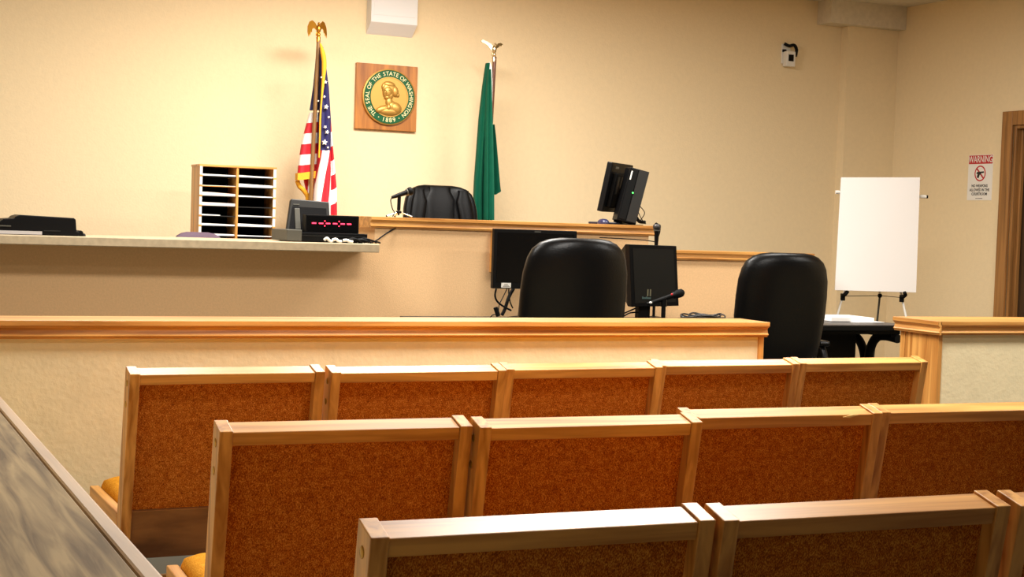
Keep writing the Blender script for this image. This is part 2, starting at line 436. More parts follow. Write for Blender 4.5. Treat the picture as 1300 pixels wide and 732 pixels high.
for row, lst in ROWS.items():
    for i, (x, y0, y1) in enumerate(lst):
        o = proto if first else dup(proto); first = False
        o.location = (x, y0, 0); o.rotation_euler = (0, 0, math.atan2(y1-y0, CW))
        tag(o, LB[row][i], 'chair', 'oak courtroom chairs in ' + RN[row])
        if row == 'middle' and i == 2:      # splintered edge near the right end of this chair's top rail
            MB().prism([(-.024, -.0035), (-.006, -.006), (.022, .0012), (.004, .002)], lambda u, v, k: (.462+u, .0025+k, .8465+v), -.001, .004).build('chipped_edge', plain('raw_wood', srgb(226, 186, 112), .8), o)

# ------------------------------------------------------------------ leather chairs
def sring(w, d, z, cy=0, n=36, e=3.2, curve=0.0, cx=0):
    out = []
    for k in range(n):
        a = 2*PI*k/n; c, s_ = math.cos(a), math.sin(a)
        x = w*math.copysign(abs(c)**(2/e), c); y = d*math.copysign(abs(s_)**(2/e), s_)
        out.append((cx+x, cy+y+curve*(x/max(w, .05))**2*min(1, w/.2), z))
    return out
def executive_chair(label, loc, rz, top, hw=.25, lean=.10, channels=False, mat=leather, floor=0, name='office_chair'):
    """faces local +y; backrest at the -y side"""
    t = thing(name, label, 'chair', (loc[0], loc[1], floor), rz)
    top -= floor
    H = top-.56
    prof = [(.0, .80, .6), (.06, .90, .9), (.25, .96, 1), (.45, 1.0, 1), (.62, 1.0, 1), (.76, .98, .98), (.86, .925, .93), (.92, .85, .85), (.965, .72, .7), (.988, .57, .5), (1.0, .38, .22)]
    rings = []
    for q, wf, df in prof:
        z = .56+H*q; y = -.02-lean*(q*1.0)
        rings.append(sring(hw*wf, .062*df, z, y, curve=.05))
    m = MB(); m.loft(rings); bk = m.build('backrest', mat, t, smooth=60)
    if channels:   # padded centre and side bolsters on the sitter's side
        for cx, wd in ((0, .115), (-.175, .055), (.175, .055)):
            rr = []
            for q in (.1, .15, .4, .7, .85, .93, .97):
                z = .56+H*q*(.985 if cx else 1.012); y = -.02-lean*q+.045
                k = 1 if .12 < q < .9 else .75
                rr.append(sring(wd*k*(1 if q < .9 else .9), .030*k, z, y+(.03 if cx else 0), n=20, e=2.6, cx=cx*(1 if q < .85 else .9)))
            mm = MB(); mm.loft(rr); mm.build('cushion_channel', mat, bk, smooth=60)
    rings = [sring(hw*.92*k, .25*k, z, .24) for z, k in ((.42, .9), (.44, 1), (.50, 1.02), (.53, .95), (.545, .7))]
    m = MB(); m.loft(rings); m.build('seat', mat, t, smooth=60)
    for s in (-1, 1):
        x = s*(hw+.035)
        m = MB(); m.tube(spline([(x*.85, .05, .46), (x*1.02, .04, .55), (x*1.05, .10, .655), (x*1.05, .30, .665), (x*1.02, .36, .62), (x*.85, .33, .46)]), .017, 8)
        ar = m.build('armrest', blackp, t, smooth=60)
        MB().box(x*1.05-.035, x*1.05+.035, .07, .33, .67, .70).build('arm_pad', mat, ar, bev=.012)
    MB().lathe([(.03, .09), (.03, .25), (.022, .25), (.022, .42)], Matrix.Translation((0, .2, 0)), 16).build('gas_column', steel, t, smooth=40)
    for k in range(5):
        a = 2*PI*k/5+.3; e = Vector((.29*math.cos(a), .2+.29*math.sin(a), .07))
        m = MB(); m.tube([(0, .2, .105), e], [.026, .016], 8); l = m.build('base_leg', blackp, t, smooth=40)
        MB().lathe([(0, -.02), (.024, -.02), (.027, 0), (.024, .02), (0, .02)], Matrix.Translation((e.x, e.y, .027)) @ Matrix.Rotation(a, 4, 'Z') @ Matrix.Rotation(PI/2, 4, 'X'), 14).build('caster', blackp, l, smooth=40)
    return t
executive_chair('large black leather office chair seen from behind before the wide dark monitor', (3.17, 6.20), rad(-4), 1.235, hw=.262)
executive_chair('black leather office chair seen from behind at the black table by the gate', (4.72, 6.75), rad(-14), 1.183, hw=.255)
executive_chair('black leather chair with padded channels behind the judge bench, facing the room', (3.70, 9.12), PI, 1.525, hw=.262, floor=.30, channels=True)
executive_chair('purple fabric chair whose rounded top shows over the clerk counter', (2.06, 8.90), PI, 1.175, hw=.175, mat=purple_fab)

# ------------------------------------------------------------------ clerk area
t = thing('credenza', 'wooden credenza under the paper sorter behind the clerk counter', 'cabinet', (2.33, 9.45, 0))
MB(t.location).box(2.0, 2.66, 9.16, 9.72, .04, 1.06).build('body', oak_x, t, bev=.003)
MB(t.location).box(1.98, 2.68, 9.14, 9.73, 1.06, 1.09).build('top', oak_x, t, bev=.003)
for s in (0, 1):
    dd = MB(t.location).box(2.02+.31*s, 2.32+.31*s, 9.142, 9.158, .08, 1.03).build('door', oak_z, t, bev=.002)
    MB(t.location).box(2.29+.05*s, 2.30+.05*s, 9.125, 9.14, .5, .62).build('handle', steel, dd)
# paper sorter
SX0, SX1, SY0, SY1, SZ0, SZ1 = 2.112, 2.592, 9.20, 9.43, 1.09, 1.580
t = thing('paper_sorter', 'light wood two-column paper sorter with stacked letter slots', 'organizer', ((SX0+SX1)/2, SY0+.12, SZ0))
L = t.location
MB(L).box(SX0, SX0+.012, SY0, SY1, SZ0, SZ1).build('side_panel', oak_z, t)
MB(L).box(SX1-.012, SX1, SY0, SY1, SZ0, SZ1).build('side_panel', oak_z, t)
MB(L).box(SX0-.004, SX1+.004, SY0-.004, SY1, SZ1, SZ1+.012).build('top_panel', oak_x, t)
XM = (SX0+SX1)/2-.004
MB(L).box(XM-.007, XM+.007, SY0, SY1-.01, SZ0, SZ1).build('divider', oak_z, t)
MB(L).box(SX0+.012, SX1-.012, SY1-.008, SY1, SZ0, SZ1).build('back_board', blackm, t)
for xa in (SX0-.001, SX1-.015):
    MB(L).box(xa, xa+.016, SY0-.003, SY0+.001, SZ0, SZ1).build('edge_strip', whitep, t)
    for k in range(7): MB(L).box(xa-.001, xa+.017, SY0-.005, SY0, SZ1-.0615*(k+1)-.002, SZ1-.0615*(k+1)+.009).build('shelf_tab', oak_x, t)
NS = 7
for c_ in range(2):
    xa, xb = ((SX0+.012, XM-.007), (XM+.007, SX1-.012))[c_]
    for k in range(NS):
        z = SZ1-.0615*(k+1)
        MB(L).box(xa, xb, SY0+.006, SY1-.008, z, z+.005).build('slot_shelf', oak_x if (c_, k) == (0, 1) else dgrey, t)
t2 = [(0,0,.010,paper),(0,1,.002,paper),(0,2,.022,pinkpaper),(0,3,.020,pinkpaper),(0,4,.008,paper),(0,5,.012,paper),(0,6,.011,paper),
      (1,0,.012,paper),(1,1,.022,paper),(1,2,.010,paper),(1,4,.009,paper),(1,5,.019,paper),(1,6,.007,paper)]
onames = ['top', 'second', 'third', 'fourth', 'fifth', 'sixth', 'seventh']
for c_, k, h, m in t2:
    xa, xb = ((SX0+.012, XM-.007), (XM+.007, SX1-.012))[c_]
    z = SZ1-.0615*(k+1)+.005
    b = MB(); n = 6; wv = random.uniform(.5, 1.1)
    x1 = xb-.004 if (c_, k) != (0, 4) else xa+.12
    rings = []
    for i in range(n+1):
        u = i/n; x = xa+.003+(x1-xa-.003)*u
        hh = h*(.78+.22*math.cos(u*2.6*wv+c_)) if h > .004 else h
        rings.append([(x, SY0+.008+.004*math.sin(5*u), z), (x, SY1-.02, z), (x, SY1-.02, z+hh), (x, SY0+.008+.004*math.sin(5*u), z+hh)])
    b.loft(rings)
    o = b.build('paper_stack', m)
    me = o.data; cx = (xa+x1)/2; 
    o.location = (cx, SY0+.1, z)
    for v in me.vertices: v.co -= o.location
    colr = 'pinkish' if m is pinkpaper else 'white'
    tag(o, f"{colr} papers in the {onames[k]} slot from the top of the sorter's {'left' if c_ == 0 else 'right'} column", 'papers', 'paper stacks in the sorter')

# receipt printer at far left of the counter
def devloc(a, y): p = at(a, 300, y=y); return p.x
t = thing('desk_printer', 'flat black office machine at the left end of the clerk counter', 'printer', (.98, 7.98, 1.153))
L = t.location
poly = [(-.30, 0), (.21, 0), (.215, .02), (.20, .025), (.195, .085), (.185, .092), (-.075, .1), (-.098, .092), (-.105, .082), (-.155, .078), (-.17, .066), (-.30, .062)]
MB().prism(poly, lambda u, v, a: (u, a, v), -.12, .14).build('body', blackp, t, bev=.004)
MB().box(-.19, .03, -.125, -.1195, .003, .020).build('label_strip', plain('label_grey', srgb(170, 166, 166), .6), t)
MB().box(-.30, -.12, -.124, -.1195, .040, .046).build('paper_slot', greyp, t)
MB().box(.04, .12, -.124, -.1195, .022, .026).build('front_groove', dgrey, t)
MB().prism([(.19, 0), (.235, 0), (.235, .022), (.225, .03), (.19, .022)], lambda u, v, a: (u, a, v), -.11, .12).build('side_flap', blackp, t, bev=.003)
t = tag(MB().lathe([(0, 0), (.011, 0), (.011, .008), (.006, .014), (0, .015)], None, 14).build('rubber_stopper', blackp, smooth=50), 'tiny black stopper on the counter right of the flat black machine', 'stopper')
t.location = (at(106, 299, y=7.9).x, 7.9, 1.153)

# recorder, monitor-like terminal, LED clock on the counter's right end
CZ = 1.153
p0 = at(363, 305, y=7.86).x; p1 = at(470, 305, y=7.86).x
t = thing('recorder_box', 'flat black recorder under the red digital display, grey left front', 'recorder', ((p0+p1)/2, 8.0, CZ))
hw_ = (p1-p0)/2
MB().box(-hw_+.085, hw_-.02, -.15, .15, .004, .052).build('body', blackp, t, bev=.003)
MB().box(-hw_, -hw_+.085, -.153, .15, .004, .066).build('side_unit', greyp, t, bev=.004)
MB().box(-hw_+.085, hw_-.03, -.1535, -.15, .034, .037).build('trim_line', dgrey, t)
for k in range(4): MB().lathe([(0, -.004), (.012, -.004), (.012, .004)], Matrix.Translation(((-1)**k*(hw_-.05), (-.12 if k < 2 else .12), .004)), 12).build('foot', blackm, t)
# grey terminal leaning behind the clock
t = thing('terminal_screen', 'tilted dark grey terminal screen behind the red digital display', 'monitor', (at(393, 280, y=8.06).x, 8.06, CZ+.052))
Mt = Matrix.Rotation(rad(-14), 4, 'X')
MB().prism([(-.135, -.0), (.12, 0), (.12, .175), (-.10, .185)], lambda u, v, a: Mt @ Vector((u, a, v)), -.015, .02).build('housing', dgrey, t, bev=.006)
MB().prism([(-.118, .012), (.10, .012), (.10, .135), (-.095, .14)], lambda u, v, a: Mt @ Vector((u, a, v)), -.018, -.015).build('face', blackp, t)
MB().box(-.085, -.055, -.022, -.016, .01, .13, Mt).build('card_slot', greyp, t, bev=.002)
MB().box(-.09, -.055, -.0185, -.015, .150, .155, Mt).build('badge', greyp, t)
MB().prism([(.0, .0), (.09, 0), (.02, .12), (0, .12)], lambda u, v, a: (a, u+.012, v), -.06, .06).build('stand', blackp, t)
# LED clock
a0 = at(388, 296, y=7.90); a1 = at(456, 275, y=7.90)
t = thing('digital_clock', 'black digital clock showing red dashes on the recorder box', 'clock', ((a0.x+a1.x)/2, 7.93, CZ+.052))
cw = (a1.x-a0.x)/2
MB().box(-cw, cw, -.03, .04, 0, .098).build('case', blackp, t, bev=.003)
MB().box(-cw+.008, cw-.008, -.0325, -.03, .008, .09).build('window', screen, t)
for x in (-.107, -.067, -.027, .013, .057, .094):
    MB().box(x-.0125, x+.0125, -.0345, -.0325, .0485, .0555).build('digit', red_led, t, bev=.001)
for x in (-.046, .036):
    m = MB()
    for dz in (-.013, .013): m.box(x-.003, x+.003, -.0345, -.0325, .052+dz-.003, .052+dz+.003)
    m.build('colon', red_led, t)
# cable tangle in front of the recorder
m = MB()
for k in range(7):
    x0 = at(425+5*k, 305, y=7.83).x
    m.tube(spline([(x0, 7.835, CZ+.006), (x0+.05, 7.80+.006*k, CZ+.02+.004*(k % 3)), (x0+.10, 7.815, CZ+.012+.006*(k % 2)), (x0+.13, 7.84, CZ+.006)]), .0045, 6)
tag(m.build('cable_tangle', blackm, smooth=60), 'tangle of black cables before the recorder box on the counter', 'cable')
for k, (a, b2, ln) in enumerate(((416, 302.5, .042), (427, 305, .05), (441, 305.5, .052))):
    p = at(a, b2, y=7.79); m = MB(); zz = CZ+.0105
    m.tube(spline([(p.x-ln/2, 7.785, zz+.004), (p.x-.008, 7.778, zz+.014-.004*k), (p.x+.008, 7.776, zz), (p.x+ln/2, 7.78, zz-.002)]), .008, 8)
    tag(m.build('white_plug', whitep, smooth=60), ['white crumpled plug at the left of the black cable tangle', 'white plug in the middle of the black cable tangle', 'white plug at the right of the black cable tangle'][k], 'plug', 'white plugs in the cable tangle')
m = MB(); q = [at(470, 308, y=7.8), at(478, 305, y=7.95), at(490, 296.5, y=8.02), at(500, 290.5, y=8.035), at(508, 286.0, y=8.04)]
q[0].z = CZ+.006
m.tube(spline(q), .0045, 6); tag(m.build('microphone_cord', blackm, smooth=60), 'black cord climbing from the counter to the judge bench ledge', 'cord')

# ------------------------------------------------------------------ microphones
def mic_body(parent, base, tip, capm=blackm, ringm=greyp):
    base, tip = Vector(base), Vector(tip); d = (tip-base); ln = d.length; d.normalize()
    Mx = Matrix.Translation(base) @ d.to_track_quat('Z', 'Y').to_matrix().to_4x4()
    k = ln/.165
    MB().lathe([(0, 0), (.009, 0), (.0095, .01), (.011, .02), (.015*1, ln*.68), (.016, ln*.70)], Mx, 16).build('handle', blackp, parent, smooth=40)
    MB().lathe([(.0165, ln*.695), (.0205, ln*.72), (.0205, ln*.745), (.017, ln*.755)], Mx, 16).build('ring', ringm, parent, smooth=40)
    MB().lathe([(.016, ln*.75), (.0225, ln*.80), (.025, ln*.87), (.0225, ln*.95), (.013, ln*.995), (0, ln)], Mx, 16).build('grille', capm, parent, smooth=60)
MY = 8.11
def rel(p, t): return Vector(p)-t.location
cpt = at(506, 272, y=MY)
t = thing('table_microphone', 'black microphone on a small tripod stand on the judge bench ledge', 'microphone', (cpt.x, MY, BZ))
b0, b1 = rel(at(497.5, 250.5, y=MY), t), rel(at(524, 241.5, y=MY), t)
mic_body(t, b0, b1)
ck = rel(at(507, 247, y=MY), t)
MB().tube([(0, 0, .012), (0, 0, .045)], .006).build('stem', blackp, t, smooth=40)
MB().tube([(0, 0, .04), (ck.x, 0, ck.z-.012)], .011).build('clip', blackp, t, smooth=40)
MB().lathe([(.012, .022), (.017, .026), (.017, .034), (.012, .038)], None, 14).build('hub', blackp, t, smooth=40)
for a in (200, 340, 90):
    e = Vector((.085*math.cos(rad(a)), .06*math.sin(rad(a)), .005))
    l = MB().tube([(0, 0, .032), e], .0032, 6).build('leg', chrome, t, smooth=40)
    MB().ball(e, .006, 8).build('foot', blackm, l, smooth=60)
m = MB(); m.tube(spline([b0, b0+Vector((-.008, -.004, -.02)), b0+Vector((.002, -.01, -.065)), b0+Vector((.01, -.02, -.085)), (-.05, -.04, .004)]), .003, 6); m.build('cord', blackm, t, smooth=60)

# ------------------------------------------------------------------ clerk desk in the well with monitors
DZT = .742
t = thing('work_desk', 'low dark desk against the bench front holding the two monitors', 'desk', (4.05, 7.6, 0))
MB(t.location).box(3.0, 4.70, 7.22, 8.0, DZT-.03, DZT).build('desktop', dgrey, t, bev=.003)
for x in (3.02, 4.65): MB(t.location).box(x, x+.03, 7.26, 7.98, 0, DZT-.03).build('side_panel', dgrey, t)
MB(t.location).box(3.05, 4.65, 7.9, 7.93, .2, DZT-.03).build('modesty_panel', dgrey, t)

# wide monitor
m0 = at(628, 290, y=7.74); m1 = at(733, 293, y=7.74); m2 = at(628, 366, y=7.74)
mw, mh = m1.x-m0.x, m0.z-m2.z
t = thing('wide_monitor', 'wide black computer monitor with white label below the judge bench', 'monitor', ((m0.x+m1.x)/2, 7.74, DZT))
zt, zb = m0.z-DZT, m2.z-DZT
MB().box(-mw/2, mw/2, 0, .035, zb, zt).build('bezel', blackp, t, bev=.004)
MB().box(-mw/2+.02, mw/2-.02, -.0015, .0, zb+.035, zt-.02).build('screen', screen, t)
MB().box(-mw/2+.012+.04, -mw/2+.112, -.0025, -.0, zb+.006, zb+.033).build('label_sticker', whitep, t)
m = MB()
for k in range(3): m.box(-mw/2+.062+.004*k, -mw/2+.104-.006*k, -.0032, -.0024, zb+.011+.006*k, zb+.0135+.006*k)
m.build('label_print', greyp, t)
MB().box(-.012, .028, -.001, .0, zt-.014, zt-.008).build('badge', greyp, t)
MB().box(-.03, .03, .035, .07, .012, zb+.12).build('neck', blackp, t, bev=.004)
MB().lathe([(.0, 0), (.13, 0), (.13, .008), (.10, .014), (0, .016)], Matrix.Translation((0, .05, 0)), 28).build('base', blackp, t, smooth=40)
# cables hanging below the wide monitor
def px_tube(name, label, pix, y, r, mat=blackm, dy=None, cat='cable', group=None):
    q = [at(a, b, y=y+(dy[i] if dy else 0)) for i, (a, b) in enumerate(pix)]
    for k in q: k.z = max(k.z, DZT+r) if k.z < 1.0 and y < 8 else k.z
    return tag(MB().tube(spline(q), r, 6).build(name, mat, smooth=60), label, cat, group)
G = 'cables hanging under the wide monitor'
px_tube('monitor_cable', 'black looping cable at the left under the wide monitor', [(630, 366), (628.5, 375), (631, 382), (638, 388), (649, 394)], 7.80, .0055, group=G)
px_tube('monitor_cable', 'thick black cable slanting down from the wide monitor label', [(652, 366), (646, 377), (641, 392), (637, 400)], 7.82, .010, group=G)
px_tube('monitor_cable', 'thin brownish cable curving down under the wide monitor', [(644, 366), (638, 378), (633.5, 388), (633, 401)], 7.84, .003, mat=dgrey, group=G)
px_tube('monitor_cable', 'straight black cable hanging from the wide monitor near the chair', [(646, 365), (646, 374), (648, 384), (651, 391)], 7.86, .004, group=G)
px_tube('cable_plug', 'black plug standing on the desk left of the hanging cables', [(629, 390), (631, 396), (632.5, 401)], 7.7, .013, cat='plug')
px_tube('cable', 'thin black cord at the desk edge left of the plug', [(622, 403), (625, 400), (630, 398.5)], 7.68, .003)

# small boxy monitor
c0, c1, c2, c3 = at(799, 310, y=7.55), at(859, 312, y=7.55), at(802, 389.5, y=7.55), at(862, 388, y=7.55)
t = thing('boxy_monitor', 'small square black monitor with faint logo behind the lower microphone', 'monitor', ((c0.x+c1.x)/2, 7.55, DZT))
L = t.location
def q4(dx, dz, y, y1):
    pts = []
    for yy, ins in ((y, 0), (y1, 1)):
        for cpt, sx, sz in ((c2, 1, 1), (c3, -1, 1), (c1, -1, -1), (c0, 1, -1)):
            pts.append(Vector((cpt.x-L.x+sx*dx, yy, cpt.z-L.z+sz*dz)))
    return pts
MB().hexa(q4(0, 0, -.0, .05)).build('bezel', blackp, t, bev=.004)
MB().hexa(q4(.022, .022, -.002, .0)).build('screen', plain('screen_dull', srgb(24, 23, 20), 0.5, spec=.15), t)
pts = q4(0, 0, .05, .17)
for i in (4, 5, 6, 7): pts[i] = pts[i]+Vector(((.03, -.03, -.03, .03)[i-4], 0, (.06, .06, -.05, -.05)[i-4]))
MB().hexa(pts).build('rear_housing', blackp, t, bev=.004)
def on_scr(a, b): 
    v = at(a, b, y=7.547)-L; return v
m = MB()
for a in (822.5, 825.8):
    p = on_scr(a, 371); m.box(p.x-.005, p.x+.004, p.y-.0008, p.y+.0006, p.z-.022, p.z+.018)
m.build('logo_bars', plain('logo_dim', srgb(96, 92, 70), .6), t)
p = on_scr(821, 378); m = MB()
for k in range(7): m.box(p.x-.03+.0085*k, p.x-.0235+.0085*k, p.y-.0008, p.y+.0006, p.z-.006, p.z+(.008 if k in (0, 3) else .004))
m.build('logo_letters', plain('logo_teal', srgb(62, 86, 84), .6), t)
nz = c2.z-L.z
MB().box(-.055, .02, .04, .09, .010, nz+.03).build('neck', blackp, t, bev=.004)
MB().box(-.14, .12, -.02, .16, 0, .012).build('base', blackp, t, bev=.005)
px_tube('monitor_cable', 'upper black cable running left from the boxy monitor foot', [(807, 391), (798, 395), (786, 400)], 7.62, .005, group='cables beside the boxy monitor')
px_tube('monitor_cable', 'lower black cable running left from the boxy monitor foot', [(812, 396), (800, 397), (790, 402)], 7.60, .005, group='cables beside the boxy monitor')
# microphone lying across the boxy monitor
MY2 = 7.30
cpt = at(842, 400, y=MY2)
t = thing('desk_microphone', 'black microphone with red mark on a short stand before the boxy monitor', 'microphone', (cpt.x, MY2, DZT))
b0, b1 = rel(at(821, 386, y=MY2), t), rel(at(868, 370.5, y=MY2), t)
mic_body(t, b0, b1, ringm=blackp)
rp = rel(at(853, 373.5, y=MY2-.03), t); MB().ball(rp, .0065, 10).build('red_mark', signr, t, smooth=60)
rp = rel(at(826, 384, y=MY2-.02), t); MB().ball(rp, (.010, .008, .007), 10).build('white_mark', whitep, t, smooth=60)
cz = rel(at(843, 380, y=MY2), t).z
MB().tube([(0, 0, .01), (0, 0, cz-.01)], .0125, 10).build('stem', blackp, t, smooth=40)
MB().tube([(0, 0, cz-.04), (0, 0, cz)], .018, 10).build('clip', blackp, t, smooth=40)
MB().lathe([(0, 0), (.055, 0), (.055, .008), (.02, .016), (.015, .03), (0, .03)], None, 20).build('base', blackp, t, smooth=40)
for a in (10, 130, 250):
    MB().tube([(0, 0, .022), (.11*math.cos(rad(a)), .11*math.sin(rad(a)), .006)], .0045, 6).build('leg', chrome, t, smooth=40)
# upright microphone behind the boxy monitor
MY3 = 7.80
tp = at(834, 288, y=MY3); 
t = thing('upright_microphone', 'upright black microphone rising behind the boxy monitor at the ledge end', 'microphone', (tp.x, MY3, DZT))
hh = tp.z-DZT
MB().lathe([(0, 0), (.07, 0), (.07, .012), (.02, .02), (0, .02)], None, 20).build('base', blackp, t, smooth=40)
MB().tube([(0, 0, .01), (0, 0, hh-.12)], .009, 8).build('stem', blackp, t, smooth=40)
mic_body(t, (0, 0, hh-.13), (0, 0, hh+.02), capm=plain('mesh_grey', srgb(60, 58, 58), .4, metal=.5))
m = MB(); m.tube(spline([(-.0, -.01, hh-.09), (-.05, .06, hh-.082), (-.12, .16, hh-.078), (-.28, .2, hh-.075)]), .003, 6); m.build('cord', blackm, t, smooth=60)
# coiled cables on the desk
m = MB()
cc = at(892, 400, y=7.36)
for k in range(9):
    rr = .10+.012*(k % 4); ox = -.05+.013*k
    m.tube([(cc.x+ox+rr*1.05*math.cos(2*PI*i/28), 7.42+.6*rr*math.sin(2*PI*i/28), DZT+.008+.0058*k+.008*math.sin(3*i/28*2*PI+k)) for i in range(29)], .0048, 6)
tag(m.build('coiled_cable', plain('cable_grey', srgb(48, 46, 46), .45), smooth=60), 'low heap of dark coiled cable on the desk left of the second black chair', 'cable')

# ------------------------------------------------------------------ computer on the bench ledge
BYM = 8.33
bc = at(775, 282, y=BYM)
t = thing('bench_monitor', 'black monitor seen from behind, leaning on the right end of the bench ledge', 'monitor', (bc.x-.005, BYM, BZ))
t.rotation_euler = (0, 0, rad(42))                     # local +x runs along the screen, local -y is the visible back
T = Matrix.Rotation(rad(11), 4, 'X')                   # leans toward its back
Tm = Matrix.Translation((0, 0, .08)) @ T
MB().box(-.20, .20, -.018, .018, 0, .31, Tm).build('housing', blackp, t, bev=.004)
MB().box(-.185, .185, .018, .020, .015, .295, Tm).build('screen', screen, t)
m = MB()
MB().box(-.15, .15, -.045, -.018, .03, .25, Tm).build('rear_cover', blackm, t, bev=.008)
for k in range(4): m.box(-.12+.065*k, -.085+.065*k, -.047, -.0445, .12, .23, Tm)
m.build('vents', dgrey, t)
MB().box(-.13, -.07, -.0195, -.0178, .275, .288, Tm).build('badge', greyp, t)
MB().box(-.035, .035, -.085, -.045, -.055, .16, Tm).build('neck', blackm, t, bev=.005)
MB().prism([(-.13, -.12), (.13, -.12), (.15, 0), (.12, .10), (-.12, .10), (-.15, 0)], lambda u, v, a: (u, v, a), 0, .014).build('base', plain('blue_black', srgb(26, 27, 44), .4), t, bev=.004)
mp_ = at(766, 279, y=8.14)
t = thing('computer_mouse', 'small dark blue computer mouse at the foot of the bench monitor', 'mouse', (mp_.x, 8.14, BZ))
m = MB(); m.loft([sring(.030*k_, .050*k_, z_, 0, n=20, e=2.3) for z_, k_ in ((0, .95), (.008, 1), (.018, .93), (.028, .7), (.033, .35))]); m.build('shell', plain('mouse_blue', srgb(30, 32, 66), .35), t, smooth=60)
m = MB(); m.tube([(0, .0, .030), (0, .03, .029)], .004, 6); m.build('wheel', dgrey, t, smooth=60)
cp = at(791, 284, y=8.13)
t = thing('computer_tower', 'slim black computer tower with green light leaning beside the bench monitor', 'computer', (cp.x, 8.13, BZ+.004))
t.rotation_euler = (0, 0, rad(-16))
T = Matrix.Translation((0, 0, .014)) @ Matrix.Rotation(rad(13), 4, 'Y')
MB().box(-.055, .07, -.05, .08, 0, .335, T).build('case', blackp, t, bev=.004)
MB().box(.005, .068, -.053, -.05, .01, .335, T).build('side_face', dgrey, t)
MB().box(-.045, -.002, -.0535, -.05, .015, .33, T).build('front_face', blackm, t)
MB().box(-.042, -.034, -.0555, -.0535, .26, .315, T).build('badge', whitep, t)
m = MB(); m.ball(T @ Vector((.0, -.0555, .185)), .0055, 10); m.build('power_light', green_led, t, smooth=60)
m = MB(); m.prism([(-.12, -.07), (.11, -.07), (.11, .09), (-.12, .09)], lambda u, v, a: (u, v, a), -.004, .0); m.build('foot_plate', blackm, t)
G = 'cables behind the computer tower'
def bt(name, label, pix, y, r, mat=blackm, cat='cable'):
    q = [at(a, b, y=y) for a, b in pix]
    for k in q: k.z = max(k.z, BZ+r)
    return tag(MB().tube(spline(q), r, 6).build(name, mat, smooth=60), label, cat, G)
bt('tower_cable', 'thin cable looping highest behind the computer tower', [(809, 258), (817, 267), (818, 272), (813, 280), (815, 283)], 8.2, .0025)
bt('tower_cable', 'black thick cable bundle at the right foot of the computer tower', [(806, 269), (808, 276), (812, 281), (819, 282)], 8.2, .011)
bt('tower_cable', 'thin cable crossing down beside the tower foot', [(808, 262), (812, 273), (816, 280), (820, 284)], 8.18, .0025)
px_tube('hanging_cable', 'black coiled cable hanging over the right end of the bench ledge', [(832, 284), (836, 288), (836, 294), (834, 300)], 8.08, .012)

# ------------------------------------------------------------------ black table, papers and easel on the right
TZ = .74
t = thing('folding_table', 'black folding table with curved legs beside the gate gap', 'table', (5.4, 7.72, 0))
L = t.location
MB(L).box(4.72, 6.165, 7.40, 8.0, TZ-.006, TZ).build('tabletop', table_top_m, t)
MB(L).box(4.722, 6.163, 7.402, 7.998, TZ-.035, TZ-.006).build('edge', blackm, t, bev=.003)
MB(L).box(4.76, 6.12, 7.44, 7.46, TZ-.06, TZ-.035).build('apron', blackm, t)
MB(L).box(4.80, 6.0, 7.72, 7.735, .30, TZ-.06).build('modesty_panel', blackm, t)
for x in (4.82, 6.09):
    m = MB(L); m.tube(spline([(x, 7.42, TZ-.088), (x, 7.54, TZ-.080), (x, 7.63, TZ-.098), (x, 7.68, TZ-.16), (x, 7.70, TZ-.26), (x, 7.705, .10)]), [.028]*16+[.030]*25, 10)
    lg = m.build('leg', blackm, t, smooth=50)
    m = MB(L); m.tube(spline([(x, 7.99, TZ-.085), (x, 7.90, TZ-.085), (x, 7.80, TZ-.13), (x, 7.745, TZ-.22), (x, 7.735, TZ-.35), (x, 7.72, .12)]), .028, 10); m.build('brace', blackm, lg, smooth=50)
    MB(L).box(x-.03, x+.03, 7.45, 7.99, TZ-.08, TZ-.034).build('bearer', blackm, lg)
    m = MB(L); m.tube([(x, 7.42, .03), (x, 7.98, .03)], .025, 10); m.build('foot', blackm, lg, smooth=50)
    MB(L).box(x-.02, x+.02, 7.66, 7.76, .03, .14).build('foot_joint', blackm, lg)
p = [at(1040, 404, z=TZ), at(1107, 406, z=TZ)]
def stack(name, label, x0, x1, y0, y1, z0, h, rz, mat=paper, n=1):
    o = tag(MB().box(-(x1-x0)/2, (x1-x0)/2, -(y1-y0)/2, (y1-y0)/2, 0, h).build(name, mat, bev=.001), label, 'papers')
    o.location = ((x0+x1)/2, (y0+y1)/2, z0); o.rotation_euler = (0, 0, rz); return o
stack('paper_sheet', 'thin white sheet under the paper pile on the black table', 5.90, 6.12, 7.60, 7.90, TZ, .003, rad(4))
stack('paper_pile', 'white paper pile on the black table before the easel', 5.77, 6.09, 7.66, 7.94, TZ+.003, .024, rad(-3))

